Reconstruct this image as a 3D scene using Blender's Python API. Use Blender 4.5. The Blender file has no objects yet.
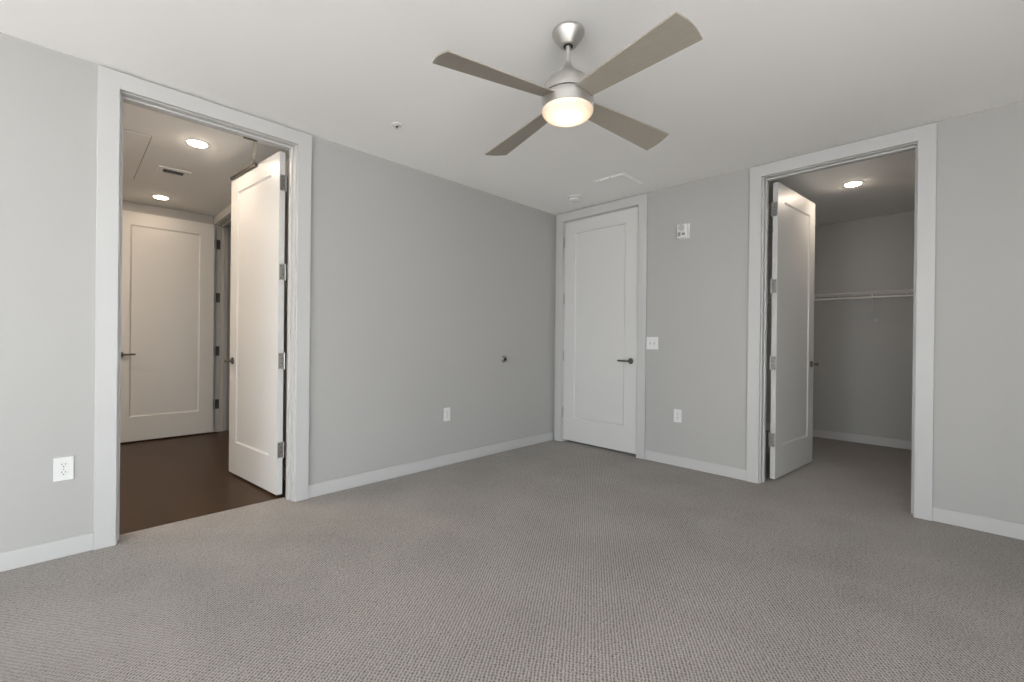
import bpy, bmesh, math, random
from mathutils import Matrix, Vector
C = bpy.context.scene
PI = math.pi
R = math.radians
random.seed(3)

# ---------------------------------------------------------------- camera
YAW, PITCH, ROLL, FPX = 0.7807560, -0.0017955, 0.0106809, 441.45
CAM = Vector((3.2553, -3.9862, 1.1456))
fw = Vector((-math.sin(YAW) * math.cos(PITCH), math.cos(YAW) * math.cos(PITCH), math.sin(PITCH)))
rt = Vector((math.cos(YAW), math.sin(YAW), 0))
up = rt.cross(fw)
cr, sr = math.cos(ROLL), math.sin(ROLL)
r2 = cr * rt + sr * up
u2 = -sr * rt + cr * up
cam = bpy.data.cameras.new('camera')
cam.sensor_width = 36.0
cam.lens = 36.0 * FPX / 1024.0
cam.clip_start = 0.02
cam_o = bpy.data.objects.new('camera', cam)
C.collection.objects.link(cam_o)
cam_o.matrix_world = Matrix(((r2.x, u2.x, -fw.x, CAM.x), (r2.y, u2.y, -fw.y, CAM.y),
                             (r2.z, u2.z, -fw.z, CAM.z), (0, 0, 0, 1)))
C.camera = cam_o

# ---------------------------------------------------------------- exposure and daylight
C.view_settings.view_transform = 'Standard'
C.view_settings.look = 'None'
C.view_settings.gamma = 1.0
C.view_settings.use_curve_mapping = False
C.view_settings.exposure = 0.16
C.cycles.max_bounces = 14
C.cycles.diffuse_bounces = 8
C.cycles.glossy_bounces = 4
C.cycles.sample_clamp_indirect = 6.0
C.cycles.caustics_reflective = False
C.cycles.caustics_refractive = False

H = 2.60                       # ceiling height
RX, RY = 5.20, -7.60
WT = 0.13                      # wall thickness
SKY = (0.88, 0.95, 1.0, 1)     # overcast daylight
GROUND = (0.84, 0.86, 0.87, 1)
SKY_STRENGTH = 9.0
GROUND_STRENGTH = 9.0
SUN_STRENGTH = 82.0
WINR = [(-6.90, -5.40, 0.25, 2.40), (-5.00, -3.50, 0.25, 2.40)]        # y0,y1,z0,z1 in the right wall, beside and behind the camera; added to light the room
WINS = [(1.30, 2.75, 0.25, 2.40), (3.00, 4.45, 0.25, 2.40)]

w = bpy.data.worlds.new('daylight')
C.world = w
w.use_nodes = True
nt = w.node_tree
nt.nodes.clear()
wo = nt.nodes.new('ShaderNodeOutputWorld')
bg = nt.nodes.new('ShaderNodeBackground')
tc = nt.nodes.new('ShaderNodeTexCoord')
sx = nt.nodes.new('ShaderNodeSeparateXYZ')
mr = nt.nodes.new('ShaderNodeMapRange')
mr.inputs['From Min'].default_value = -0.05
mr.inputs['From Max'].default_value = 0.05
mx = nt.nodes.new('ShaderNodeMix')
mx.data_type = 'RGBA'
mx.inputs['A'].default_value = tuple(c * GROUND_STRENGTH for c in GROUND[:3]) + (1,)
mx.inputs['B'].default_value = tuple(c * SKY_STRENGTH for c in SKY[:3]) + (1,)
nt.links.new(tc.outputs['Generated'], sx.inputs[0])
nt.links.new(sx.outputs['Z'], mr.inputs['Value'])
nt.links.new(mr.outputs[0], mx.inputs['Factor'])
nt.links.new(mx.outputs['Result'], bg.inputs['Color'])
nt.links.new(bg.outputs[0], wo.inputs[0])
for i, (x0, x1, z0, z1) in enumerate(WINS):          # portals: they emit nothing, they only guide sky light in
    a = bpy.data.lights.new('window_portal', 'AREA')
    a.shape = 'RECTANGLE'
    a.size, a.size_y = x1 - x0, z1 - z0
    a.cycles.is_portal = True
    ao = bpy.data.objects.new('window_portal', a)
    C.collection.objects.link(ao)
    ao.location = ((x0 + x1) / 2, RY - WT - 0.02, (z0 + z1) / 2)
    ao.rotation_euler = (PI / 2, 0, 0)               # local -Z looks to +y, into the room
for y0, y1, z0, z1 in WINR:
    a = bpy.data.lights.new('window_portal', 'AREA')
    a.shape = 'RECTANGLE'
    a.size, a.size_y = y1 - y0, z1 - z0
    a.cycles.is_portal = True
    ao = bpy.data.objects.new('window_portal', a)
    C.collection.objects.link(ao)
    ao.location = (RX + WT + 0.02, (y0 + y1) / 2, (z0 + z1) / 2)
    ao.rotation_euler = (PI / 2, 0, PI / 2)          # looks to -x, into the room
sun = bpy.data.lights.new('sun', 'SUN')
sun.energy = SUN_STRENGTH
sun.angle = math.radians(0.6)
sun.color = (0.94, 0.97, 1.0)
sun_o = bpy.data.objects.new('sun', sun)
C.collection.objects.link(sun_o)
sun_o.location = (3.0, -9.0, 6.0)
sun_o.rotation_euler = Vector((-0.62, 0.62, -1.0)).to_track_quat('-Z', 'Y').to_euler()   # its patches fall just inside the windows, behind the camera
FAN_GLOW = 2.4
HALL_GLOW = 125.0
HALL_FAR_GLOW = 55.0
HALL_FILL_GLOW = 620.0  # strength of the out-of-sight fill lamps added to the hall
CLOSET_GLOW = 130.0

# ---------------------------------------------------------------- helpers
def box(bm, lo, hi, bev=0.0, M=None):
    lo = Vector(lo); hi = Vector(hi)
    lo, hi = Vector(map(min, lo, hi)), Vector(map(max, lo, hi))
    t = bmesh.new()
    bmesh.ops.create_cube(t, size=1.0)
    for v in t.verts:
        v.co = Vector((lo[i] + (v.co[i] + 0.5) * (hi[i] - lo[i]) for i in range(3)))
    if bev > 0:
        bmesh.ops.bevel(t, geom=t.edges[:], offset=bev, segments=2, profile=0.5, affect='EDGES', clamp_overlap=True)
    merge(bm, t, M)

def merge(bm, t, M=None):
    if M is not None:
        bmesh.ops.transform(t, matrix=M, verts=t.verts[:])
        if M.determinant() < 0:
            bmesh.ops.reverse_faces(t, faces=t.faces[:])
    me = bpy.data.meshes.new('tmp')
    t.to_mesh(me); t.free()
    bm.from_mesh(me)
    bpy.data.meshes.remove(me)

def tube(bm, p0, p1, r0, r1=None, n=16, M=None, caps=True):
    p0 = Vector(p0); p1 = Vector(p1)
    r1 = r0 if r1 is None else r1
    d = p1 - p0
    t = bmesh.new()
    bmesh.ops.create_cone(t, cap_ends=caps, segments=n, radius1=r0, radius2=r1, depth=d.length)
    q = Vector((0, 0, 1)).rotation_difference(d.normalized()).to_matrix().to_4x4()
    bmesh.ops.transform(t, matrix=Matrix.Translation((p0 + p1) / 2) @ q, verts=t.verts[:])
    merge(bm, t, M)

def lathe(bm, prof, n=48, M=None):
    """prof: (radius, z) list; radius 0 closes the end"""
    t = bmesh.new()
    rings = []
    for r, z in prof:
        if r <= 1e-6:
            rings.append([t.verts.new((0, 0, z))])
        else:
            rings.append([t.verts.new((r * math.cos(2 * PI * k / n), r * math.sin(2 * PI * k / n), z)) for k in range(n)])
    for a, b in zip(rings[:-1], rings[1:]):
        for k in range(n):
            k2 = (k + 1) % n
            if len(a) == 1 and len(b) == 1: continue
            if len(a) == 1: t.faces.new((a[0], b[k], b[k2]))
            elif len(b) == 1: t.faces.new((a[k], b[0], a[k2]))
            else: t.faces.new((a[k], b[k], b[k2], a[k2]))
    bmesh.ops.recalc_face_normals(t, faces=t.faces[:])
    merge(bm, t, M)

def build(name, bm, mat, parent=None, smooth=False, angle=35, origin=None):
    """link bm (world coordinates) as one mesh object; a child is stored relative to its parent"""
    me = bpy.data.meshes.new(name)
    if parent is not None:
        bmesh.ops.transform(bm, matrix=parent_world(parent).inverted(), verts=bm.verts[:])
    elif origin is not None:
        bmesh.ops.translate(bm, vec=-Vector(origin), verts=bm.verts[:])
    bm.to_mesh(me); bm.free()
    me.materials.append(mat)
    if smooth:
        for p_ in me.polygons: p_.use_smooth = True
        try: me.set_sharp_from_angle(angle=R(angle))
        except Exception: pass
    o = bpy.data.objects.new(name, me)
    C.collection.objects.link(o)
    if parent is not None: o.parent = parent
    elif origin is not None: o.location = origin
    return o

def parent_world(o):
    m = o.matrix_basis.copy()
    while o.parent:
        o = o.parent
        m = o.matrix_basis @ m
    return m

def tag(o, label, cat=None, group=None, kind=None):
    o['label'] = label
    if cat: o['category'] = cat
    if group: o['group'] = group
    if kind: o['kind'] = kind
    return o

def empty(name, loc, label, cat, group=None, kind=None, rotz=0.0):
    o = bpy.data.objects.new(name, None)
    o.empty_display_size = 0.05
    C.collection.objects.link(o)
    o.location = loc
    o.rotation_euler = (0, 0, rotz)
    return tag(o, label, cat, group, kind)

# ---------------------------------------------------------------- materials
def pbsdf(name, col, rough=0.5, metal=0.0, spec=0.5):
    m = bpy.data.materials.new(name)
    m.use_nodes = True
    b = m.node_tree.nodes['Principled BSDF']
    b.inputs['Base Color'].default_value = (*col, 1)
    b.inputs['Roughness'].default_value = rough
    b.inputs['Metallic'].default_value = metal
    b.inputs['Specular IOR Level'].default_value = spec
    return m, m.node_tree, b

def noise_bump(nt, b, scale, strength, dist=0.001, detail=2.0):
    tc = nt.nodes.new('ShaderNodeTexCoord')
    n = nt.nodes.new('ShaderNodeTexNoise')
    n.inputs['Scale'].default_value = scale
    n.inputs['Detail'].default_value = detail
    bp = nt.nodes.new('ShaderNodeBump')
    bp.inputs['Strength'].default_value = strength
    bp.inputs['Distance'].default_value = dist
    nt.links.new(tc.outputs['Object'], n.inputs['Vector'])
    nt.links.new(n.outputs['Fac'], bp.inputs['Height'])
    nt.links.new(bp.outputs[0], b.inputs['Normal'])
    return n

def paint(name, col, rough, spec=0.4, bump=0.15, scale=260):
    m, nt, b = pbsdf(name, col, rough, 0, spec)
    if bump: noise_bump(nt, b, scale, bump, 0.0006)
    return m

M_wall = paint('grey_wall_paint', (0.405, 0.399, 0.385), 0.55, 0.3)
M_ceil = paint('ceiling_paint', (0.88, 0.875, 0.86), 0.75, 0.2)
M_trim = paint('white_trim_paint', (0.500, 0.498, 0.490), 0.42, 0.4, 0.0)
M_door = paint('white_door_paint', (0.60, 0.595, 0.58), 0.40, 0.45, 0.0)
M_plate, _, _ = pbsdf('white_plastic', (0.68, 0.68, 0.67), 0.35)
M_dark, _, _ = pbsdf('dark_slot', (0.03, 0.03, 0.03), 0.6)
M_greyp, _, _ = pbsdf('grey_plastic', (0.33, 0.33, 0.32), 0.4)
M_lens, _, _ = pbsdf('clear_strobe_lens', (0.25, 0.25, 0.24), 0.15)
M_nickel, _nt, _b = pbsdf('brushed_nickel', (0.60, 0.585, 0.56), 0.46, 1.0)
noise_bump(_nt, _b, 400, 0.05, 0.0003)
M_hinge, _, _ = pbsdf('satin_nickel_hinge', (0.37, 0.36, 0.345), 0.42, 1.0)
M_lever, _, _ = pbsdf('dark_satin_lever', (0.13, 0.122, 0.11), 0.35, 1.0)
M_wire, _, _ = pbsdf('white_coated_wire', (0.70, 0.69, 0.67), 0.4)
M_chrome, _, _ = pbsdf('chrome', (0.7, 0.7, 0.7), 0.2, 1.0)
M_rubber, _, _ = pbsdf('dark_rubber', (0.03, 0.03, 0.028), 0.6)
M_ext, _, _ = pbsdf('window_white_frame', (0.75, 0.75, 0.74), 0.4)

# blade: grey-taupe laminate with faint grain
M_blade, nt, b = pbsdf('taupe_blade', (0.30, 0.27, 0.225), 0.42, 0.0, 0.5)
tc = nt.nodes.new('ShaderNodeTexCoord'); mp = nt.nodes.new('ShaderNodeMapping')
mp.inputs['Scale'].default_value = (4, 60, 60)
n = nt.nodes.new('ShaderNodeTexNoise'); n.inputs['Scale'].default_value = 3
cr_ = nt.nodes.new('ShaderNodeValToRGB')
cr_.color_ramp.elements[0].color = (0.26, 0.235, 0.195, 1); cr_.color_ramp.elements[1].color = (0.33, 0.30, 0.25, 1)
nt.links.new(tc.outputs['Object'], mp.inputs[0]); nt.links.new(mp.outputs[0], n.inputs['Vector'])
nt.links.new(n.outputs['Fac'], cr_.inputs[0]); nt.links.new(cr_.outputs[0], b.inputs['Base Color'])

def emit(name, col, strength):
    m = bpy.data.materials.new(name); m.use_nodes = True
    nt = m.node_tree; nt.nodes.clear()
    o = nt.nodes.new('ShaderNodeOutputMaterial'); e = nt.nodes.new('ShaderNodeEmission')
    e.inputs[0].default_value = (*col, 1); e.inputs[1].default_value = strength
    nt.links.new(e.outputs[0], o.inputs[0])
    return m
M_hall_lens = emit('hall_downlight_lens', (1.0, 0.83, 0.66), HALL_GLOW)
M_hall_far_lens = emit('hall_far_downlight_lens', (1.0, 0.78, 0.58), HALL_FAR_GLOW)
M_hall_fill_lens = emit('hall_fill_light_lens', (1.0, 0.83, 0.66), HALL_FILL_GLOW)
M_closet_lens = emit('closet_downlight_lens', (1.0, 0.84, 0.68), CLOSET_GLOW)

# frosted fan dome: bulb sits low in the middle, so the opal glass is brightest there
M_dome = bpy.data.materials.new('opal_glass_lit'); M_dome.use_nodes = True
nt = M_dome.node_tree; b = nt.nodes['Principled BSDF']
b.inputs['Base Color'].default_value = (0.70, 0.65, 0.57, 1); b.inputs['Roughness'].default_value = 0.25
tc = nt.nodes.new('ShaderNodeTexCoord'); ln = nt.nodes.new('ShaderNodeVectorMath'); ln.operation = 'DISTANCE'
ln.inputs[1].default_value = (0.0, 0.0, -0.428)
mr = nt.nodes.new('ShaderNodeMapRange'); mr.inputs['From Min'].default_value = 0.02; mr.inputs['From Max'].default_value = 0.120
mr.inputs['To Min'].default_value = 1.0; mr.inputs['To Max'].default_value = 0.0
cr_ = nt.nodes.new('ShaderNodeValToRGB')
cr_.color_ramp.elements[0].color = (0.13, 0.080, 0.040, 1); cr_.color_ramp.elements[1].color = (0.8, 0.62, 0.40, 1)
nt.links.new(tc.outputs['Object'], ln.inputs[0]); nt.links.new(ln.outputs['Value'], mr.inputs['Value'])
nt.links.new(mr.outputs[0], cr_.inputs[0]); nt.links.new(cr_.outputs[0], b.inputs['Emission Color'])
b.inputs['Emission Strength'].default_value = FAN_GLOW

# window glass: clear pane
M_glass = bpy.data.materials.new('window_glass'); M_glass.use_nodes = True
nt = M_glass.node_tree; nt.nodes.clear()
o_ = nt.nodes.new('ShaderNodeOutputMaterial'); ms = nt.nodes.new('ShaderNodeMixShader'); ms.inputs[0].default_value = 0.06
t_ = nt.nodes.new('ShaderNodeBsdfTransparent'); g_ = nt.nodes.new('ShaderNodeBsdfGlossy'); g_.inputs['Roughness'].default_value = 0.02
nt.links.new(t_.outputs[0], ms.inputs[1]); nt.links.new(g_.outputs[0], ms.inputs[2]); nt.links.new(ms.outputs[0], o_.inputs[0])

# carpet: taupe loop pile with a staggered lattice of small pits running diagonally to the walls
M_carpet, nt, b = pbsdf('taupe_loop_carpet', (0.3, 0.27, 0.25), 0.95, 0, 0.1)
L = nt.links.new
tc = nt.nodes.new('ShaderNodeTexCoord')
wn = nt.nodes.new('ShaderNodeTexNoise'); wn.inputs['Scale'].default_value = 14; wn.inputs['Detail'].default_value = 1
wa = nt.nodes.new('ShaderNodeVectorMath'); wa.operation = 'MULTIPLY_ADD'
wa.inputs[1].default_value = (0.004, 0.004, 0)
wf = nt.nodes.new('ShaderNodeTexNoise'); wf.inputs['Scale'].default_value = 75; wf.inputs['Detail'].default_value = 1
wb = nt.nodes.new('ShaderNodeVectorMath'); wb.operation = 'MULTIPLY_ADD'; wb.inputs[1].default_value = (0.012, 0.012, 0)
L(tc.outputs['Object'], wf.inputs['Vector']); L(wf.outputs['Color'], wb.inputs[0]); L(tc.outputs['Object'], wb.inputs[2])
L(tc.outputs['Object'], wn.inputs['Vector']); L(wn.outputs['Color'], wa.inputs[0]); L(wb.outputs[0], wa.inputs[2])
def mth(op, a, bb=None):
    n = nt.nodes.new('ShaderNodeMath'); n.operation = op
    for i, v in enumerate((a, bb)):
        if v is None: continue
        if isinstance(v, (int, float)): n.inputs[i].default_value = v
        else: L(v, n.inputs[i])
    return n.outputs[0]
def axis(deg):
    d = nt.nodes.new('ShaderNodeVectorMath'); d.operation = 'DOT_PRODUCT'
    d.inputs[1].default_value = (math.cos(R(deg)), math.sin(R(deg)), 0)
    L(wa.outputs[0], d.inputs[0])
    return d.outputs['Value']
cu = mth('MULTIPLY_ADD', mth('COSINE', mth('MULTIPLY', axis(34.7), 2 * PI / 0.0128)), 0.5)
cu.node.inputs[2].default_value = 0.5
cv = mth('MULTIPLY_ADD', mth('COSINE', mth('MULTIPLY', axis(124.7), 2 * PI / 0.0132)), 0.5)
cv.node.inputs[2].default_value = 0.5
pit = mth('MULTIPLY', cu, mth('MULTIPLY_ADD', cv, 0.62))
pit.node.inputs[1].links[0].from_node.inputs[2].default_value = 0.38
mr = nt.nodes.new('ShaderNodeMapRange'); mr.inputs['From Min'].default_value = 0.08; mr.inputs['From Max'].default_value = 0.78
L(pit, mr.inputs['Value'])
fn = nt.nodes.new('ShaderNodeTexNoise'); fn.inputs['Scale'].default_value = 260; fn.inputs['Detail'].default_value = 2
L(tc.outputs['Object'], fn.inputs['Vector'])
bn = nt.nodes.new('ShaderNodeTexNoise'); bn.inputs['Scale'].default_value = 2.2; bn.inputs['Detail'].default_value = 3
L(tc.outputs['Object'], bn.inputs['Vector'])
r1 = nt.nodes.new('ShaderNodeValToRGB')
r1.color_ramp.elements[0].position = 0.3; r1.color_ramp.elements[1].position = 0.7
r1.color_ramp.elements[0].color = (0.235, 0.212, 0.196, 1); r1.color_ramp.elements[1].color = (0.445, 0.410, 0.384, 1)
L(fn.outputs['Fac'], r1.inputs[0])
m1 = nt.nodes.new('ShaderNodeMix'); m1.data_type = 'RGBA'; m1.inputs['B'].default_value = (0.085, 0.073, 0.065, 1)
pn = nt.nodes.new('ShaderNodeMapRange'); pn.inputs['From Min'].default_value = 0.3; pn.inputs['From Max'].default_value = 0.7; pn.inputs['To Min'].default_value = 0.62
L(wf.outputs['Fac'], pn.inputs['Value'])
L(mth('MULTIPLY', mr.outputs[0], pn.outputs[0]), m1.inputs['Factor']); L(r1.outputs[0], m1.inputs['A'])
m2 = nt.nodes.new('ShaderNodeMix'); m2.data_type = 'RGBA'; m2.blend_type = 'MULTIPLY'
m2.inputs['Factor'].default_value = 1.0
r2_ = nt.nodes.new('ShaderNodeValToRGB')
r2_.color_ramp.elements[0].position = 0.35; r2_.color_ramp.elements[1].position = 0.65
r2_.color_ramp.elements[0].color = (0.92, 0.92, 0.92, 1); r2_.color_ramp.elements[1].color = (1.04, 1.04, 1.04, 1)
L(bn.outputs['Fac'], r2_.inputs[0]); L(m1.outputs['Result'], m2.inputs['A']); L(r2_.outputs[0], m2.inputs['B'])
L(m2.outputs['Result'], b.inputs['Base Color'])
bp = nt.nodes.new('ShaderNodeBump'); bp.inputs['Strength'].default_value = 0.5; bp.inputs['Distance'].default_value = 0.002
L(mth('SUBTRACT', fn.outputs['Fac'], mr.outputs[0]), bp.inputs['Height']); L(bp.outputs[0], b.inputs['Normal'])
b.inputs['Sheen Weight'].default_value = 0.15

# hall floor: dark brown planks running along the hall
M_wood, nt, b = pbsdf('dark_wood_planks', (0.05, 0.03, 0.02), 0.36, 0, 0.2)
L = nt.links.new
tc = nt.nodes.new('ShaderNodeTexCoord')
br = nt.nodes.new('ShaderNodeTexBrick')
br.inputs['Scale'].default_value = 1.0; br.inputs['Mortar Size'].default_value = 0.0012
br.inputs['Brick Width'].default_value = 1.1; br.inputs['Row Height'].default_value = 0.13
br.inputs['Color1'].default_value = (0.046, 0.0225, 0.009, 1); br.inputs['Color2'].default_value = (0.038, 0.0185, 0.0075, 1)
br.inputs['Mortar'].default_value = (0.022, 0.014, 0.010, 1)
mp = nt.nodes.new('ShaderNodeMapping'); mp.inputs['Scale'].default_value = (3, 40, 1)
gn = nt.nodes.new('ShaderNodeTexNoise'); gn.inputs['Scale'].default_value = 2.0; gn.inputs['Detail'].default_value = 4
L(tc.outputs['Object'], br.inputs['Vector']); L(tc.outputs['Object'], mp.inputs[0]); L(mp.outputs[0], gn.inputs['Vector'])
gr = nt.nodes.new('ShaderNodeValToRGB')
gr.color_ramp.elements[0].color = (0.7, 0.7, 0.7, 1); gr.color_ramp.elements[1].color = (1.25, 1.25, 1.25, 1)
L(gn.outputs['Fac'], gr.inputs[0])
mm = nt.nodes.new('ShaderNodeMix'); mm.data_type = 'RGBA'; mm.blend_type = 'MULTIPLY'; mm.inputs['Factor'].default_value = 1
L(br.outputs['Color'], mm.inputs['A']); L(gr.outputs[0], mm.inputs['B']); L(mm.outputs['Result'], b.inputs['Base Color'])

# ---------------------------------------------------------------- room shell
def struct(name, boxes, mat, label, cat, bev=0.0):
    bm = bmesh.new()
    for lo, hi in boxes: box(bm, lo, hi, bev)
    return tag(build(name, bm, mat), label, cat, kind='structure')

# openings (rough holes); jamb liners 20 mm
AY0, AY1 = -3.782, -2.868      # hall doorway, clear, in the left wall
BX0, BX1 = 0.135, 1.055        # closed door, clear, in the far wall
CX0, CX1 = 2.173, 3.092        # closet doorway, clear, in the far wall
HEAD = 2.491
J = 0.02
HX, HY0, HY1 = -3.06, -5.30, -2.722   # hall far wall, left wall, right wall faces
DX0, DX1 = -3.03, -2.11              # side doorway in the hall's right wall, clear
CB, CL, CRX = 2.50, 1.30, 3.35       # closet back, left, right faces
FT, FB = 0.0, -0.12

struct('floor', [((0, RY, FB), (RX, 0, FT)), ((-WT, AY0 - J, FB), (0, AY1 + J, FT)),
                 ((0, 0, FB), (CRX, CB, FT))], M_carpet,
       'taupe grey patterned loop carpet covering the bedroom and closet floor', 'floor')
struct('floor_hall', [((HX, HY0, FB), (-WT, -1.50, FT - 0.004))], M_wood,
       'dark brown wood floor of the hallway behind the open door', 'floor')
struct('ceiling', [((-0.0, RY, H), (RX, 0, H + 0.1))], M_ceil, 'smooth white bedroom ceiling the fan hangs from', 'ceiling')
struct('ceiling_hall', [((HX - 0.1, HY0 - 0.1, H), (-WT, -1.40, H + 0.1))], M_ceil,
       'white hallway ceiling with two recessed lights', 'ceiling')
struct('ceiling_closet', [((0, WT, H), (CRX, CB, H + 0.1))], M_ceil, 'white closet ceiling with one recessed light', 'ceiling')
struct('wall_left', [((-WT, RY - WT, FB), (0, AY0 - J, H + 0.1)), ((-WT, AY1 + J, FB), (0, CB + 0.1, H + 0.1)),
                     ((-WT, AY0 - J, HEAD + J), (0, AY1 + J, H + 0.1))], M_wall,
       'light grey bedroom wall on the left with the hallway doorway', 'wall')
struct('wall_far', [((0, 0, FT), (BX0 - J, WT, H + 0.1)), ((BX1 + J, 0, FT), (CX0 - J, WT, H + 0.1)),
                    ((CX1 + J, 0, FT), (RX, WT, H + 0.1)), ((BX0 - J, 0, HEAD + J), (BX1 + J, WT, H + 0.1)),
                    ((CX0 - J, 0, HEAD + J), (CX1 + J, WT, H + 0.1))], M_wall,
       'light grey bedroom wall with the closed door and the closet doorway', 'wall')
pieces = []
ys = RY - WT
for y0, y1, z0, z1 in WINR:
    pieces += [((RX, ys, FB), (RX + WT, y0, H + 0.1)), ((RX, y0, FB), (RX + WT, y1, z0)), ((RX, y0, z1), (RX + WT, y1, H + 0.1))]
    ys = y1
pieces.append(((RX, ys, FB), (RX + WT, WT, H + 0.1)))
struct('wall_right', pieces, M_wall, 'light grey bedroom wall with added windows, to the right of the camera', 'wall')
pieces = []
xs = 0.0
for x0, x1, z0, z1 in WINS:
    pieces += [((xs, RY - WT, FB), (x0, RY, H + 0.1)), ((x0, RY - WT, FB), (x1, RY, z0)), ((x0, RY - WT, z1), (x1, RY, H + 0.1))]
    xs = x1
pieces.append(((xs, RY - WT, FB), (RX, RY, H + 0.1)))
struct('wall_near', pieces, M_wall, 'light grey bedroom wall with the windows, behind the camera', 'wall')
struct('wall_hall_far', [((HX - 0.1, HY0 - 0.1, FB), (HX, -1.40, H))], M_wall, 'grey end wall of the hallway above the far door', 'wall')
struct('wall_hall_left', [((HX, HY0 - 0.1, FB), (-WT, HY0, H))], M_wall, 'grey left wall of the hallway', 'wall')
struct('wall_hall_right', [((DX1 + J, HY1, FB), (-WT, HY1 + 0.12, H)), ((HX, HY1, FB), (DX0 - J, HY1 + 0.12, H)),
                           ((DX0 - J, HY1, HEAD + J), (DX1 + J, HY1 + 0.12, H))], M_wall,
       'grey right wall of the hallway with a side doorway', 'wall')
struct('wall_side_room', [((HX, -1.50, FB), (-WT, -1.40, H))], M_wall, 'grey wall of the side room beyond the hallway', 'wall')
struct('wall_closet_back', [((0, CB, FB), (CRX + 0.1, CB + 0.1, H + 0.1))], M_wall, 'grey back wall of the closet behind the wire shelf', 'wall')
struct('wall_closet_left', [((CL - 0.1, WT, FT), (CL, CB, H))], M_wall, 'grey left wall of the closet', 'wall')
struct('wall_closet_right', [((CRX, WT, FB), (CRX + 0.1, CB, H + 0.1))], M_wall, 'grey right wall of the closet', 'wall')

# ---------------------------------------------------------------- door frames
# local frame: u runs along the wall, v points from the room face into the wall (0..depth), z up
def frame(name, u0, u1, depth, M, label, stop, reveal=(0.011, 0.011), cw=0.090, back=True, ends=(None, None), top=2.588):
    """liner + stop + flat casings; stop = (v0, v1) of the stop strip"""
    root = empty(name, M @ Vector(((u0 + u1) / 2, 0, 0)), label, 'door frame', kind='structure')
    bm = bmesh.new()
    box(bm, (u0 - J, 0, FT), (u0, depth, HEAD + J), 0.0, M)
    box(bm, (u1, 0, FT), (u1 + J, depth, HEAD + J), 0.0, M)
    box(bm, (u0, 0, HEAD), (u1, depth, HEAD + J), 0.0, M)
    build('jamb', bm, M_trim, root)
    bm = bmesh.new()
    s = 0.012
    box(bm, (u0, stop[0], FT), (u0 + s, stop[1], HEAD), 0.0015, M)
    box(bm, (u1 - s, stop[0], FT), (u1, stop[1], HEAD), 0.0015, M)
    box(bm, (u0 + s, stop[0], HEAD - s), (u1 - s, stop[1], HEAD), 0.0015, M)
    build('door_stop_strip', bm, M_trim, root)
    a0 = u0 - reveal[0]; a1 = u1 + reveal[1]; zt = HEAD + 0.005
    for side in ((-0.024, 0.0),) + (((depth, depth + 0.018),) if back else ()):
        front = side[0] < 0
        o0 = max(a0 - cw, ends[0]) if ends[0] is not None and front else a0 - cw
        o1 = a1 + cw
        if not front:
            o0 = max(o0, back_lim.get(name + '0', -99)); o1 = min(o1, back_lim.get(name + '1', 99))
        bm = bmesh.new()
        lo, hi = side
        out = [(o0, FT), (o0, top), (o1, top), (o1, FT), (a1, FT), (a1, zt), (a0, zt), (a0, FT)]
        vf = [bm.verts.new((u, lo, z)) for u, z in out]
        vb = [bm.verts.new((u, hi, z)) for u, z in out]
        for q in ((0, 1, 6, 7), (1, 2, 5, 6), (2, 3, 4, 5)):
            bm.faces.new([vf[k] for k in q]); bm.faces.new([vb[k] for k in reversed(q)])
        for k in range(8): bm.faces.new((vf[k], vb[k], vb[(k + 1) % 8], vf[(k + 1) % 8]))
        bmesh.ops.recalc_face_normals(bm, faces=bm.faces[:])
        bmesh.ops.transform(bm, matrix=M, verts=bm.verts[:])
        if M.determinant() < 0: bmesh.ops.reverse_faces(bm, faces=bm.faces[:])
        ob = build('casing', bm, M_trim, root)
        bv = ob.modifiers.new('edge', 'BEVEL'); bv.width = 0.0025; bv.segments = 2; bv.limit_method = 'ANGLE'; bv.angle_limit = R(40)
    return root
back_lim = {}

def MT(origin, ux, vy):
    ux = Vector(ux); vy = Vector(vy)
    return Matrix(((ux.x, vy.x, 0, origin[0]), (ux.y, vy.y, 0, origin[1]), (0, 0, 1, origin[2]), (0, 0, 0, 1)))

# left wall: u = +y, v = -x
M_A = MT((0, 0, 0), (0, 1, 0), (-1, 0, 0))
back_lim['trim_10'] = HY0 + 0.002; back_lim['trim_11'] = HY1 - 0.002
frame('trim_1', AY0, AY1, WT, M_A, 'wide white flat casing around the hallway doorway', (0.045, 0.083), reveal=(0.006, 0.011))
# far wall: u = +x, v = +y
M_B = MT((0, 0, 0), (1, 0, 0), (0, 1, 0))
frame('trim_2', BX0, BX1, WT, M_B, 'white flat casing around the closed door in the corner', (0.048, 0.083), ends=(0.022, None), back=False)
frame('trim_3', CX0, CX1, WT, M_B, 'wide white flat casing around the closet doorway', (0.045, 0.083), reveal=(0.011, 0.004))
# hall right wall: u = +x, v = +y, room face at HY1
M_D = MT((0, HY1, 0), (1, 0, 0), (0, 1, 0))
frame('trim_4', DX0, DX1, 0.12, M_D, 'white casing of the hallway side doorway behind the open doors', (0.048, 0.083), ends=(HX + 0.002, None), back=False)

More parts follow.
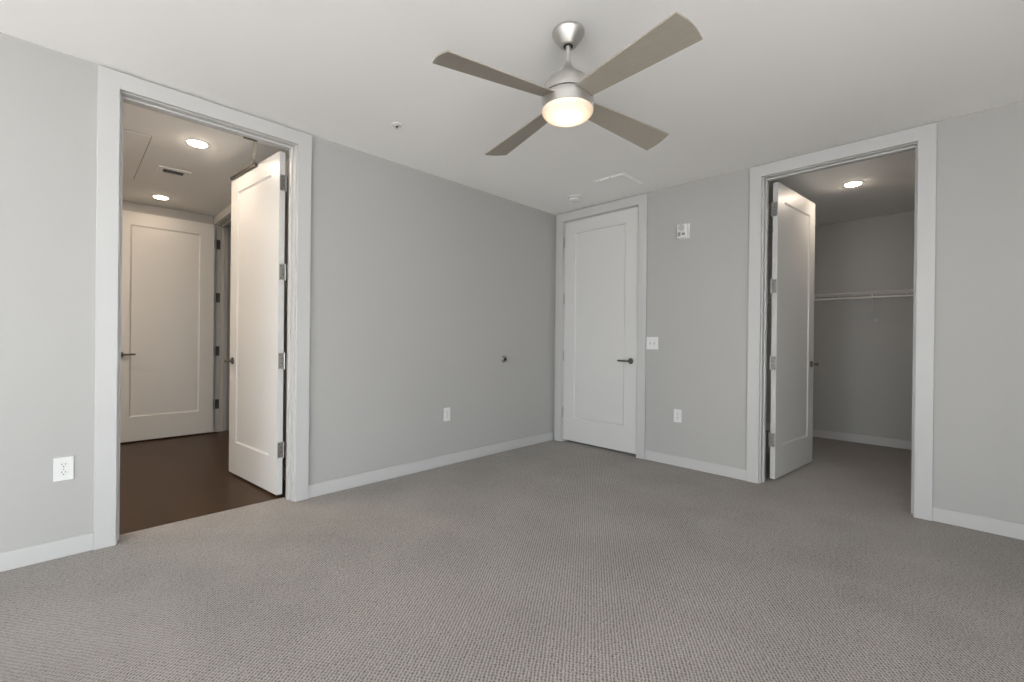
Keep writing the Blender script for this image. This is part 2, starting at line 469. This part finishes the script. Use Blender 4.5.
# baseboards
def baseboard(name, lo, hi, label):
    struct(name, [(lo, hi)], M_trim, label, 'baseboard', 0.003)
BH, BT = 0.092, 0.014
baseboard('baseboard_left', (0, RY, 0), (BT, AY0 - 0.096, BH), 'white baseboard under the outlet left of the hallway doorway')
baseboard('baseboard_left.001', (0, AY1 + 0.101, 0), (BT, -0.021, BH), 'white baseboard between the hallway doorway and the room corner')
baseboard('baseboard_far', (BX1 + 0.101, -BT, 0), (CX0 - 0.101, 0, BH), 'white baseboard between the closed door and the closet doorway')
baseboard('baseboard_far.001', (CX1 + 0.094, -BT, 0), (RX, 0, BH), 'white baseboard right of the closet doorway')
baseboard('baseboard_right', (RX - BT, RY, 0), (RX, -BT, BH), 'white baseboard along the right wall of the bedroom')
baseboard('baseboard_near', (BT, RY, 0), (RX - BT, RY + BT, BH), 'white baseboard under the windows')
baseboard('baseboard_closet', (CL, CB - BT, 0), (CRX, CB, BH), 'white baseboard along the back wall of the closet')
baseboard('baseboard_closet.001', (CRX - BT, WT, 0), (CRX, CB - BT, BH), 'white baseboard along the right wall of the closet')
baseboard('baseboard_closet.002', (CL, WT, 0), (CL + BT, CB - BT, BH), 'white baseboard along the left wall of the closet')
baseboard('baseboard_hall', (DX1 + 0.101, HY1 - BT, -0.004), (-WT - 0.02, HY1, BH), 'white baseboard along the hallway right wall behind the open door')
baseboard('baseboard_hall.001', (HX, HY0, -0.004), (-WT, HY0 + BT, BH), 'white baseboard along the hallway left wall')

# windows
def window(n, M, u0, u1, z0, z1, label):
    """u along the wall, v outward through the wall"""
    root = empty('window_%d' % n, M @ Vector(((u0 + u1) / 2, 0.06, z0)), label, 'window', kind='structure')
    bm = bmesh.new()
    f = 0.05; um = (u0 + u1) / 2
    for lo, hi in (((u0, 0.03, z0), (u0 + f, 0.09, z1)), ((u1 - f, 0.03, z0), (u1, 0.09, z1)),
                   ((u0 + f, 0.03, z0), (u1 - f, 0.09, z0 + f)), ((u0 + f, 0.03, z1 - f), (u1 - f, 0.09, z1)),
                   ((um - 0.02, 0.035, z0 + f), (um + 0.02, 0.085, z1 - f))):
        box(bm, lo, hi, 0.002, M)
    build('window_frame', bm, M_ext, root)
    bm = bmesh.new(); box(bm, (u0 + f, 0.058, z0 + f), (u1 - f, 0.062, z1 - f), 0, M)
    build('pane', bm, M_glass, root)
    bm = bmesh.new(); box(bm, (u0 - 0.03, -0.04, z0 - 0.025), (u1 + 0.03, 0.03, z0), 0.003, M)
    build('window_sill', bm, M_trim, root)
M_N = MT((0, RY, 0), (1, 0, 0), (0, -1, 0))
M_R = MT((RX, 0, 0), (0, 1, 0), (1, 0, 0))
for i, wn_ in enumerate(WINS):
    window(i + 1, M_N, *wn_, 'window in the wall behind the camera, %s one of the two' % ('left', 'right')[i])
for i, wn_ in enumerate(WINR):
    window(i + 3, M_R, *wn_, 'unseen window added in the right wall for light, %s the camera' % ('well behind', 'beside')[i])

# ---------------------------------------------------------------- doors
def door_bm(w_, zb, zt, t, s):
    """slab from the hinge edge (x=0) to x=w_, y from 0 to s*t, one recessed panel on each face"""
    st, tr, brl, slope, dep = 0.140, 0.140, 0.262, 0.013, 0.009
    bm = bmesh.new()
    def loop(x0, x1, z0, z1, y): return [bm.verts.new(c) for c in ((x0, y, z0), (x1, y, z0), (x1, y, z1), (x0, y, z1))]
    outs = []
    for y, sg in ((0.0, s), (s * t, -s)):
        a = loop(0, w_, zb, zt, y)
        b1 = loop(st, w_ - st, zb + brl, zt - tr, y)
        c = loop(st + 0.002, w_ - st - 0.002, zb + brl + 0.002, zt - tr - 0.002, y + sg * 0.004)
        d = loop(st + slope, w_ - st - slope, zb + brl + slope, zt - tr - slope, y + sg * dep)
        for p, q in ((a, b1), (b1, c), (c, d)):
            for k in range(4): bm.faces.new((p[k], p[(k + 1) % 4], q[(k + 1) % 4], q[k]))
        bm.faces.new(d)
        outs.append(a)
    for k in range(4): bm.faces.new((outs[0][k], outs[0][(k + 1) % 4], outs[1][(k + 1) % 4], outs[1][k]))
    bmesh.ops.recalc_face_normals(bm, faces=bm.faces[:])
    return bm

def lever(parent, M, w_, t, s, outward, y0, z=0.949, mat=None, lz=0.0):
    """lever handle; outward = sign of local y away from the slab face at y0"""
    mat = mat or M_lever
    x = w_ - 0.066
    bm = bmesh.new()
    T = M @ Matrix.Translation((x, y0, z)) @ Matrix.Rotation(-outward * PI / 2, 4, 'X')
    lathe(bm, [(0, 0), (0.029, 0), (0.030, 0.003), (0.028, 0.008), (0.018, 0.011), (0.0, 0.011)], 28, T)
    rose = build('door_handle', bm, mat, parent, True)
    bm = bmesh.new()
    lathe(bm, [(0.0, 0.009), (0.0105, 0.009), (0.0095, 0.03), (0.012, 0.045), (0.012, 0.058), (0.0, 0.060)], 20, T)
    pts = [(0.0, 0.0), (-0.03, 0.0), (-0.075, 0.001), (-0.120, 0.002)]
    y = y0 + outward * 0.051
    for a, b_ in zip(pts[:-1], pts[1:]):
        tube(bm, (x + a[0], y, z + a[1]), (x + b_[0], y, z + b_[1]), 0.0098, 0.0090, 12, M)
    build('lever', bm, mat, rose, True)
    return rose

HZ = (2.262, 1.620, 0.978, 0.336)
def hinge(parent, M, t, s, z, jamb, mat):
    """door leaf on the hinge edge, knuckle at the back corner, jamb leaf as a world-space box"""
    bm = bmesh.new()
    h = 0.057
    box(bm, (-0.0022, s * 0.004, z - h), (0.0, s * t, z + h), 0.0, M)
    root = build('hinge', bm, mat, parent)
    bm = bmesh.new()
    for k in range(3):
        a = z - h + k * 2 * h / 3
        tube(bm, (-0.006, s * (t + 0.006), a + 0.0006), (-0.006, s * (t + 0.006), a + 2 * h / 3 - 0.0006), 0.0068, n=14, M=M)
    tube(bm, (-0.006, s * (t + 0.006), z - h - 0.004), (-0.006, s * (t + 0.006), z + h + 0.004), 0.0045, n=12, M=M)
    build('knuckle', bm, mat, root, True)
    bm = bmesh.new()
    box(bm, (jamb[0][0], jamb[0][1], z - h), (jamb[1][0], jamb[1][1], z + h))
    build('jamb_leaf', bm, mat, root)
    bm = bmesh.new()
    for sz, sy in ((0.042, 0.35), (0.016, 0.68), (-0.016, 0.68), (-0.042, 0.35)):
        tube(bm, (-0.0022, s * t * sy, z + sz), (-0.0030, s * t * sy, z + sz), 0.0038, n=10, M=M)
    build('screw', bm, M_lever, root)

DT = 0.039
def make_door(name, loc, ang, w_, s, label, jamb, hmat=None, zt=2.484, zb=0.014, lev=(True, True)):
    M = Matrix.Translation((loc[0], loc[1], 0)) @ Matrix.Rotation(ang, 4, 'Z')
    root = empty(name, (loc[0], loc[1], 0), label, 'door', kind='structure', rotz=ang)
    bm = door_bm(w_, zb, zt, DT, s)
    bmesh.ops.transform(bm, matrix=M, verts=bm.verts[:])
    build('door_leaf', bm, M_door, root)
    if lev[0]: lever(root, M, w_, DT, s, -s, 0.0)
    if lev[1]: lever(root, M, w_, DT, s, s, s * DT)
    bm = bmesh.new()
    box(bm, (w_, s * 0.010, 0.945 - 0.028), (w_ + 0.0015, s * 0.034, 0.945 + 0.028), 0, M)
    box(bm, (w_, s * 0.016, 0.945 - 0.008), (w_ + 0.009, s * 0.028, 0.945 + 0.008), 0.001, M)
    if lev[1]: build('latch_plate', bm, M_hinge, root)
    else: bm.free()
    for z in HZ:
        hinge(root, M, DT, s, z, jamb, hmat or M_hinge)
    return root, M

# hallway door, swung into the hall
ANG_A = math.atan2(-0.095, -0.900)
doorA, MA = make_door('door_1', (-0.166, -2.918), ANG_A, 0.905, -1,
                      'white single-panel door standing open into the hallway, overhead closer on top',
                      ((-0.133, AY1 - 0.0025), (-0.088, AY1 + 0.0005)))
# closet door, swung into the closet
ANG_C = math.atan2(0.899, 0.094)
doorC, MC = make_door('door_2', (2.236, 0.163), ANG_C, 0.904, 1,
                      'white single-panel door standing open into the closet',
                      ((CX0 - 0.0005, 0.088), (CX0 + 0.0025, 0.133)))
# closed door near the room corner: hinges show on the room side
def closed_door():
    loc = (BX0 + 0.004, 0.004)
    M = Matrix.Translation((loc[0], loc[1], 0))
    root = empty('door_3', (loc[0], loc[1], 0), 'closed white single-panel door beside the room corner', 'door', kind='structure')
    bm = door_bm(BX1 - BX0 - 0.008, 0.026, 2.4875, DT, 1)
    bmesh.ops.transform(bm, matrix=M, verts=bm.verts[:])
    build('door_leaf', bm, M_door, root)
    lever(root, M, BX1 - BX0 - 0.008, DT, 1, -1, 0.0)
    for z in HZ:
        bm = bmesh.new(); h = 0.057
        for k in range(3):
            a = z - h + k * 2 * h / 3
            tube(bm, (BX0 + 0.002, -0.004, a + 0.0006), (BX0 + 0.002, -0.004, a + 2 * h / 3 - 0.0006), 0.0072, n=14)
        tube(bm, (BX0 + 0.002, -0.004, z - h - 0.004), (BX0 + 0.002, -0.004, z + h + 0.004), 0.0045, n=12)
        build('hinge', bm, M_hinge, root, True)
    return root
closed_door()
# far hall door, swung open across the end of the hall
make_door('door_4', (-2.985, -2.750), -PI / 2, 0.900, -1,
          'white single-panel door across the far end of the hallway, dark lever at its left',
          ((DX0 - 0.0005, HY1 + 0.001), (DX0 + 0.0025, HY1 + 0.042)), M_lever)

# ---------------------------------------------------------------- overhead closer on the hallway door
bm = bmesh.new()                # channel along the top edge
root = empty('door_closer', MA @ Vector((0.62, -DT / 2, 2.472)), 'slim metal overhead door holder joining the open hallway door to its head jamb', 'door closer', None)
box(bm, (0.385, 0.0, 2.464), (0.885, 0.017, 2.488), 0.003, MA)
build('channel', bm, M_lever, root)
bm = bmesh.new()
brk = Vector((-0.090, -3.120, HEAD))
box(bm, (-0.103, -3.165, HEAD - 0.018), (-0.086, -3.085, HEAD - 0.0005), 0.001)
build('jamb_bracket', bm, M_lever, root)
slid = MA @ Vector((0.435, 0.010, 2.492))
a = Vector((-0.094, -3.095, HEAD - 0.008))
mid = a.lerp(slid, 0.55)
bm = bmesh.new()
def bar(bm, p, q, wd, th):
    d = (q - p); Ln = d.length; x = d.normalized(); y = Vector((0, 0, 1)).cross(x).normalized(); z = x.cross(y)
    Mx = Matrix(((x.x, y.x, z.x, p.x), (x.y, y.y, z.y, p.y), (x.z, y.z, z.z, p.z), (0, 0, 0, 1)))
    box(bm, (0, -wd / 2, -th / 2), (Ln, wd / 2, th / 2), 0.001, Mx)
bar(bm, a, mid, 0.022, 0.006)
bar(bm, mid, slid, 0.014, 0.006)
build('arm', bm, M_hinge, root)
bm = bmesh.new(); tube(bm, slid - Vector((0, 0, 0.004)), slid + Vector((0, 0, 0.014)), 0.012, n=16)
build('slider', bm, M_lever, root, True)

# ---------------------------------------------------------------- outlets, switch, alarm: local x right, y out of the wall, z up
def wall_matrix(px, py, pz, side):
    if side == 'left':   # wall x=0, faces +x ; right along the wall = +y
        return Matrix(((0, 1, 0, px), (1, 0, 0, py), (0, 0, 1, pz), (0, 0, 0, 1)))
    return Matrix(((1, 0, 0, px), (0, -1, 0, py), (0, 0, 1, pz), (0, 0, 0, 1)))   # far wall y=0, faces -y

def outlet(px, py, pz, side, label):
    M = wall_matrix(px, py, pz, side)
    root = empty('wall_outlet', M @ Vector((0, 0, 0)), label, 'outlet', None)
    bm = bmesh.new(); box(bm, (-0.0375, 0, -0.061), (0.0375, 0.0065, 0.061), 0.003, M)
    build('cover_plate', bm, M_plate, root)
    for dz in (0.0205, -0.0205):
        bm = bmesh.new()
        T = M @ Matrix.Translation((0, 0.0055, dz)) @ Matrix.Rotation(-PI / 2, 4, 'X') @ Matrix.Diagonal((1, 0.82, 1, 1))
        lathe(bm, [(0, 0.0026), (0.0160, 0.0026), (0.0172, 0.0012), (0.0172, 0)], 28, T)
        rc = build('receptacle', bm, M_plate, root, True)
        bm = bmesh.new()
        box(bm, (-0.0078, 0.0075, dz + 0.000), (-0.0052, 0.0086, dz + 0.0085), 0, M)
        box(bm, (0.0052, 0.0075, dz + 0.001), (0.0078, 0.0086, dz + 0.0075), 0, M)
        tube(bm, M @ Vector((0, 0.0075, dz - 0.0075)), M @ Vector((0, 0.0086, dz - 0.0075)), 0.0028, n=12)
        build('slot', bm, M_dark, rc)
    bm = bmesh.new(); tube(bm, M @ Vector((0, 0.0060, 0)), M @ Vector((0, 0.0078, 0)), 0.0032, n=12)
    build('screw', bm, M_greyp, root)
outlet(0, -3.992, 0.455, 'left', 'white double outlet on the left wall beside the hallway doorway')
outlet(0, -1.537, 0.463, 'left', 'white double outlet low on the wall between hallway doorway and corner')
outlet(1.477, 0, 0.463, 'far', 'white double outlet on the far wall between closed door and closet')

M = wall_matrix(1.217, 0, 1.131, 'far')
root = empty('light_switch', M @ Vector((0, 0, 0)), 'white two-gang light switch plate right of the closed door', 'light switch')
bm = bmesh.new(); box(bm, (-0.061, 0, -0.060), (0.061, 0.0065, 0.060), 0.003, M); build('cover_plate', bm, M_plate, root)
for dx in (-0.023, 0.023):
    bm = bmesh.new(); box(bm, (dx - 0.0055, 0.006, -0.012), (dx + 0.0055, 0.0078, 0.012), 0.0005, M)
    tg = build('toggle_slot', bm, M_greyp, root)
    T = M @ Matrix.Translation((dx, 0.006, 0)) @ Matrix.Rotation(R(28), 4, 'X')
    bm = bmesh.new(); box(bm, (-0.004, 0, -0.005), (0.004, 0.014, 0.005), 0.001, T)
    build('toggle', bm, M_plate, tg)
    for dz in (-0.03, 0.03):
        bm = bmesh.new(); tube(bm, M @ Vector((dx, 0.0060, dz)), M @ Vector((dx, 0.0075, dz)), 0.003, n=10)
        build('screw', bm, M_greyp, root)

M = wall_matrix(1.513, 0, 2.158, 'far')
root = empty('alarm_strobe', M @ Vector((0, 0, 0)), 'small white alarm horn with round grille and strobe, high on the far wall', 'alarm')
bm = bmesh.new(); box(bm, (-0.056, 0, -0.068), (0.056, 0.010, 0.068), 0.004, M); build('back_plate', bm, M_plate, root)
bm = bmesh.new(); box(bm, (-0.050, 0.009, -0.062), (0.046, 0.042, 0.064), 0.008, M); body = build('alarm_body', bm, M_plate, root)
bm = bmesh.new()
T = M @ Matrix.Translation((-0.006, 0.042, 0.031)) @ Matrix.Rotation(-PI / 2, 4, 'X')
for r_ in (0.006, 0.013, 0.020, 0.027):
    lathe(bm, [(r_ - 0.0018, 0), (r_ - 0.0018, 0.0015), (r_ + 0.0018, 0.0015), (r_ + 0.0018, 0)], 28, T)
build('horn_grille', bm, M_greyp, root)
bm = bmesh.new(); box(bm, (-0.036, 0.041, -0.046), (-0.012, 0.048, -0.008), 0.002, M)
box(bm, (0.002, 0.041, -0.040), (0.030, 0.052, -0.016), 0.004, M); build('strobe_lens', bm, M_lens, root)
bm = bmesh.new(); tube(bm, M @ Vector((0.016, 0.041, -0.004)), M @ Vector((0.016, 0.045, -0.004)), 0.004, n=12)
build('test_button', bm, M_greyp, root)

# round wall bumper that stops the closed door's lever
T = Matrix.Translation((0, -0.815, 0.951)) @ Matrix.Rotation(PI / 2, 4, 'Y')
root = empty('door_bumper', (0, -0.815, 0.951), 'small round metal door bumper with dark centre on the left wall near the corner', 'door stop')
bm = bmesh.new(); lathe(bm, [(0, 0), (0.036, 0), (0.037, 0.004), (0.033, 0.013), (0.024, 0.019), (0.019, 0.019), (0.018, 0.012), (0, 0.012)], 32, T)
build('bumper_ring', bm, M_hinge, root, True)
bm = bmesh.new(); lathe(bm, [(0, 0.011), (0.0175, 0.012), (0.0165, 0.021), (0.008, 0.0245), (0, 0.025)], 24, T)
build('rubber_pad', bm, M_rubber, root, True)

# ---------------------------------------------------------------- ceiling fittings
# smoke detector
T = Matrix.Translation((0.552, -0.378, H)) @ Matrix.Rotation(PI, 4, 'X')
root = empty('smoke_detector', (0.552, -0.378, H), 'round white smoke detector on the ceiling near the room corner', 'smoke detector')
bm = bmesh.new(); lathe(bm, [(0, 0), (0.072, 0), (0.073, 0.006), (0.070, 0.012), (0.055, 0.013), (0, 0.013)], 40, T); build('mounting_base', bm, M_plate, root, True)
bm = bmesh.new(); lathe(bm, [(0.0, 0.012), (0.052, 0.012), (0.058, 0.020), (0.055, 0.034), (0.044, 0.042), (0.016, 0.046), (0, 0.046)], 40, T); build('sensor_dome', bm, M_plate, root, True)
bm = bmesh.new(); lathe(bm, [(0.050, 0.0135), (0.0545, 0.0135), (0.0545, 0.0165), (0.050, 0.0165)], 40, T); build('sensor_slot', bm, M_greyp, root)
# sprinkler
T = Matrix.Translation((0.578, -2.416, H)) @ Matrix.Rotation(PI, 4, 'X')
root = empty('fire_sprinkler', (0.578, -2.416, H), 'tiny fire sprinkler head on the ceiling left of the fan', 'sprinkler')
bm = bmesh.new(); lathe(bm, [(0, 0), (0.036, 0), (0.034, 0.004), (0.019, 0.006), (0.017, 0.009), (0, 0.009)], 32, T); build('escutcheon', bm, M_plate, root, True)
bm = bmesh.new()
for sx_ in (-1, 1):
    for a_, b_ in (((0.010 * sx_, 0, 0.007), (0.013 * sx_, 0, 0.016)), ((0.013 * sx_, 0, 0.016), (0.004 * sx_, 0, 0.026))):
        tube(bm, T @ Vector(a_), T @ Vector(b_), 0.0025, n=8)
tube(bm, T @ Vector((0, 0, 0.007)), T @ Vector((0, 0, 0.026)), 0.0045, n=10)
build('sprinkler_frame', bm, M_lever, root)
bm = bmesh.new(); lathe(bm, [(0, 0.025), (0.012, 0.025), (0.012, 0.0270), (0, 0.0270)], 16, T); build('deflector', bm, M_plate, root)
# flat ceiling register
root = empty('ceiling_register', (1.065, -0.43, H), 'flat white rectangular air register on the ceiling above the closed door', 'air vent')
bm = bmesh.new(); box(bm, (0.949, -0.622, H - 0.003), (1.246, -0.270, H), 0.0015); build('register_frame', bm, M_ceil, root)
bm = bmesh.new(); box(bm, (0.965, -0.606, H - 0.0075), (1.230, -0.286, H - 0.0035), 0.002); pl = build('face_panel', bm, M_ceil, root)
bm = bmesh.new()
bm.free()
for x in (0.985, 1.10):
    bm = bmesh.new(); box(bm, (x, -0.610, H - 0.0085), (x + 0.012, -0.603, H - 0.0035))
    build('clip', bm, M_greyp, pl)
# hall register
root = empty('hall_air_register', (-1.61, -3.33, H), 'small white air register with dark slots on the hallway ceiling', 'air vent')
bm = bmesh.new()
for lo, hi in (((-1.700, -3.440, H - 0.008), (-1.660, -3.215, H)), ((-1.572, -3.440, H - 0.008), (-1.530, -3.215, H)),
               ((-1.660, -3.440, H - 0.008), (-1.572, -3.404, H)), ((-1.660, -3.260, H - 0.008), (-1.572, -3.215, H))): box(bm, lo, hi, 0.0015)
build('register_frame', bm, M_ceil, root)
bm = bmesh.new()
for k in range(6):
    x = -1.655 + k * 0.0150
    T = Matrix.Translation((x, 0, H - 0.006)) @ Matrix.Rotation(R(40), 4, 'Y')
    box(bm, (-0.005, -3.404, -0.0006), (0.005, -3.260, 0.0006), 0, T)
build('louvre', bm, M_greyp, root)
bm = bmesh.new(); box(bm, (-1.660, -3.404, H - 0.0012), (-1.572, -3.260, H)); build('duct_opening', bm, M_dark, root)
# access panel in the hall ceiling
root = empty('access_panel', (-1.49, -3.68, H), 'flush white access panel in the hallway ceiling near the doorway', 'access panel')
bm = bmesh.new(); box(bm, (-2.112, -3.815, H - 0.004), (-0.880, -3.561, H), 0.001); build('panel_face', bm, M_ceil, root)
bm = bmesh.new(); box(bm, (-2.119, -3.822, H - 0.0012), (-0.873, -3.555, H)); build('panel_gap', bm, M_greyp, root)

def downlight(x, y, mat, label, group):
    T = Matrix.Translation((x, y, H)) @ Matrix.Rotation(PI, 4, 'X')
    root = empty('recessed_light', (x, y, H), label, 'ceiling light', group)
    bm = bmesh.new(); lathe(bm, [(0.0605, 0.0), (0.0605, 0.0025), (0.066, 0.004), (0.076, 0.003), (0.079, 0.0)], 40, T)
    build('trim_ring', bm, M_plate, root, True)
    bm = bmesh.new(); lathe(bm, [(0, 0.015), (0.020, 0.0145), (0.040, 0.012), (0.052, 0.0085), (0.059, 0.004), (0.0605, 0.0005), (0, 0.0005)], 40, T)
    build('lens', bm, mat, root)
downlight(-0.776, -3.301, M_hall_lens, 'lit round recessed light in the hallway ceiling, nearer the doorway', 'hallway recessed lights')
downlight(-2.611, -3.301, M_hall_far_lens, 'lit round recessed light at the far end of the hallway ceiling', 'hallway recessed lights')
for lx, where in ((-0.85, 'against the bedroom wall'), (-2.30, 'away from the bedroom wall')):  # unseen lamps added to brighten the hallway doors and ceiling
    downlight(lx, -4.55, M_hall_fill_lens, 'unseen fill light added round the hallway corner, ' + where, 'hallway recessed lights')
downlight(2.620, 1.042, M_closet_lens, 'lit round recessed light in the closet ceiling', None)

# ---------------------------------------------------------------- wire shelf in the closet
SZ, SY = 1.690, 2.195
root = empty('wire_shelf', ((CL + CRX) / 2, CB, SZ), 'white wire shelf across the back wall of the closet', 'shelf')
bm = bmesh.new()
xx = CL + 0.012
while xx < CRX - 0.01:                                   # deck wires with their bent-down front lip
    tube(bm, (xx, CB - 0.006, SZ + 0.026), (xx, SY, SZ + 0.026), 0.0018, n=6)
    tube(bm, (xx, SY, SZ + 0.026), (xx, SY - 0.004, SZ - 0.030), 0.0018, n=6)
    xx += 0.0254
build('deck_wires', bm, M_wire, root)
for yy, zz, rr in ((SY - 0.005, SZ - 0.034, 0.0080), (SY - 0.002, SZ + 0.024, 0.0042), (SY + 0.10, SZ + 0.0225, 0.0028),
                   (SY + 0.20, SZ + 0.0225, 0.0028), (CB - 0.008, SZ + 0.0225, 0.0032)):
    bm = bmesh.new(); tube(bm, (CL + 0.002, yy, zz), (CRX - 0.002, yy, zz), rr, n=10); build('long_rod', bm, M_wire, root)
for bx_ in (1.72, 2.655):
    bm = bmesh.new()
    tube(bm, (bx_, SY - 0.003, SZ - 0.028), (bx_, CB - 0.006, 1.428), 0.0052, n=10)
    tube(bm, (bx_, SY - 0.003, SZ - 0.034), (bx_, SY - 0.003, SZ - 0.014), 0.007, n=10)
    br_ = build('support_brace', bm, M_wire, root, True)
    bm = bmesh.new(); box(bm, (bx_ - 0.009, CB - 0.012, 1.400), (bx_ + 0.009, CB, 1.440), 0.003)
    build('brace_foot', bm, M_plate, br_)
for k in range(7):
    x = CL + 0.12 + k * 0.3
    bm = bmesh.new(); box(bm, (x - 0.007, CB - 0.014, SZ + 0.010), (x + 0.007, CB, SZ + 0.034), 0.002); build('wall_clip', bm, M_plate, root)

# ---------------------------------------------------------------- ceiling fan
FX, FY = 1.967, -2.331
fan = empty('ceiling_fan', (FX, FY, H), 'brushed nickel ceiling fan with four taupe blades and a lit opal dome', 'ceiling fan')
T = Matrix.Translation((FX, FY, H))
bm = bmesh.new(); lathe(bm, [(0, 0), (0.0735, 0), (0.0755, -0.004), (0.0755, -0.012), (0.071, -0.020), (0.041, -0.062), (0.036, -0.067), (0.024, -0.068), (0.018, -0.064), (0.018, -0.055), (0, -0.055)], 48, T)
cnp = build('canopy', bm, M_nickel, fan, True)
bm = bmesh.new(); lathe(bm, [(0.0120, -0.0675), (0.0225, -0.0675), (0.0225, -0.0690), (0.0120, -0.0690)], 32, T); build('canopy_collar', bm, M_rubber, cnp)
bm = bmesh.new(); tube(bm, (FX, FY, H - 0.062), (FX, FY, H - 0.160), 0.0115, n=24); build('downrod', bm, M_nickel, fan, True)
bm = bmesh.new()
lathe(bm, [(0, -0.146), (0.0140, -0.146), (0.0165, -0.152), (0.022, -0.164), (0.031, -0.178), (0.044, -0.193), (0.062, -0.209), (0.082, -0.223), (0.100, -0.240), (0.112, -0.262), (0.117, -0.288), (0.117, -0.303), (0, -0.303)], 56, T)
build('motor_housing', bm, M_nickel, fan, True)
bm = bmesh.new(); lathe(bm, [(0, -0.302), (0.111, -0.302), (0.111, -0.309), (0, -0.309)], 48, T); build('housing_seam', bm, M_rubber, fan)
bm = bmesh.new(); lathe(bm, [(0, -0.308), (0.116, -0.308), (0.1205, -0.314), (0.1215, -0.335), (0.1215, -0.368), (0.1180, -0.371), (0, -0.371)], 56, T)
build('light_housing', bm, M_nickel, fan, True)
bm = bmesh.new()
prof = [(0, -0.369), (0.119, -0.369), (0.1205, -0.374)]
for k in range(1, 13):
    a = k / 12 * PI / 2
    prof.append((0.1205 * math.cos(a) ** 0.85 if k < 12 else 0, -0.374 - 0.042 * math.sin(a)))
lathe(bm, prof, 56, T)
build('glass_dome', bm, M_dome, fan, True, 60)

def blade(k):
    th = R(-9.6) + k * PI / 2
    tau = R(-12.8)
    z0, z1 = -0.325, -0.358
    n = 14
    bm = bmesh.new()
    rows = []
    for i in range(n + 1):
        f = i / n
        r0 = 0.085
        row = []
        for j in range(7):
            g = j / 6
            tip = 0.646 * (1 - g) + 0.653 * g + 0.012 * math.sin(PI * g)
            r_ = r0 + (tip - r0) * f
            wa_, wb_ = -(0.048 + 0.054 * f ** 0.85), (0.040 + 0.010 * f ** 0.85)
            wv = wa_ * (1 - g) + wb_ * g
            z = z0 + (z1 - z0) * f
            row.append((r_, wv * math.cos(tau), z + wv * math.sin(tau)))
        rows.append(row)
    Mr = T @ Matrix.Rotation(th, 4, 'Z')
    tv = [[bm.verts.new(Mr @ Vector((x, y, z + 0.003))) for x, y, z in r_] for r_ in rows]
    bv = [[bm.verts.new(Mr @ Vector((x, y, z - 0.003))) for x, y, z in r_] for r_ in rows]
    for i in range(n):
        for j in range(6):
            bm.faces.new((tv[i][j], tv[i + 1][j], tv[i + 1][j + 1], tv[i][j + 1]))
            bm.faces.new((bv[i][j], bv[i][j + 1], bv[i + 1][j + 1], bv[i + 1][j]))
    for i in range(n):
        bm.faces.new((tv[i][0], bv[i][0], bv[i + 1][0], tv[i + 1][0]))
        bm.faces.new((tv[i][6], tv[i + 1][6], bv[i + 1][6], bv[i][6]))
    for j in range(6):
        bm.faces.new((tv[0][j], tv[0][j + 1], bv[0][j + 1], bv[0][j]))
        bm.faces.new((tv[n][j], bv[n][j], bv[n][j + 1], tv[n][j + 1]))
    bmesh.ops.recalc_face_normals(bm, faces=bm.faces[:])
    build('blade', bm, M_blade, fan, True, 40)
for k in range(4): blade(k)
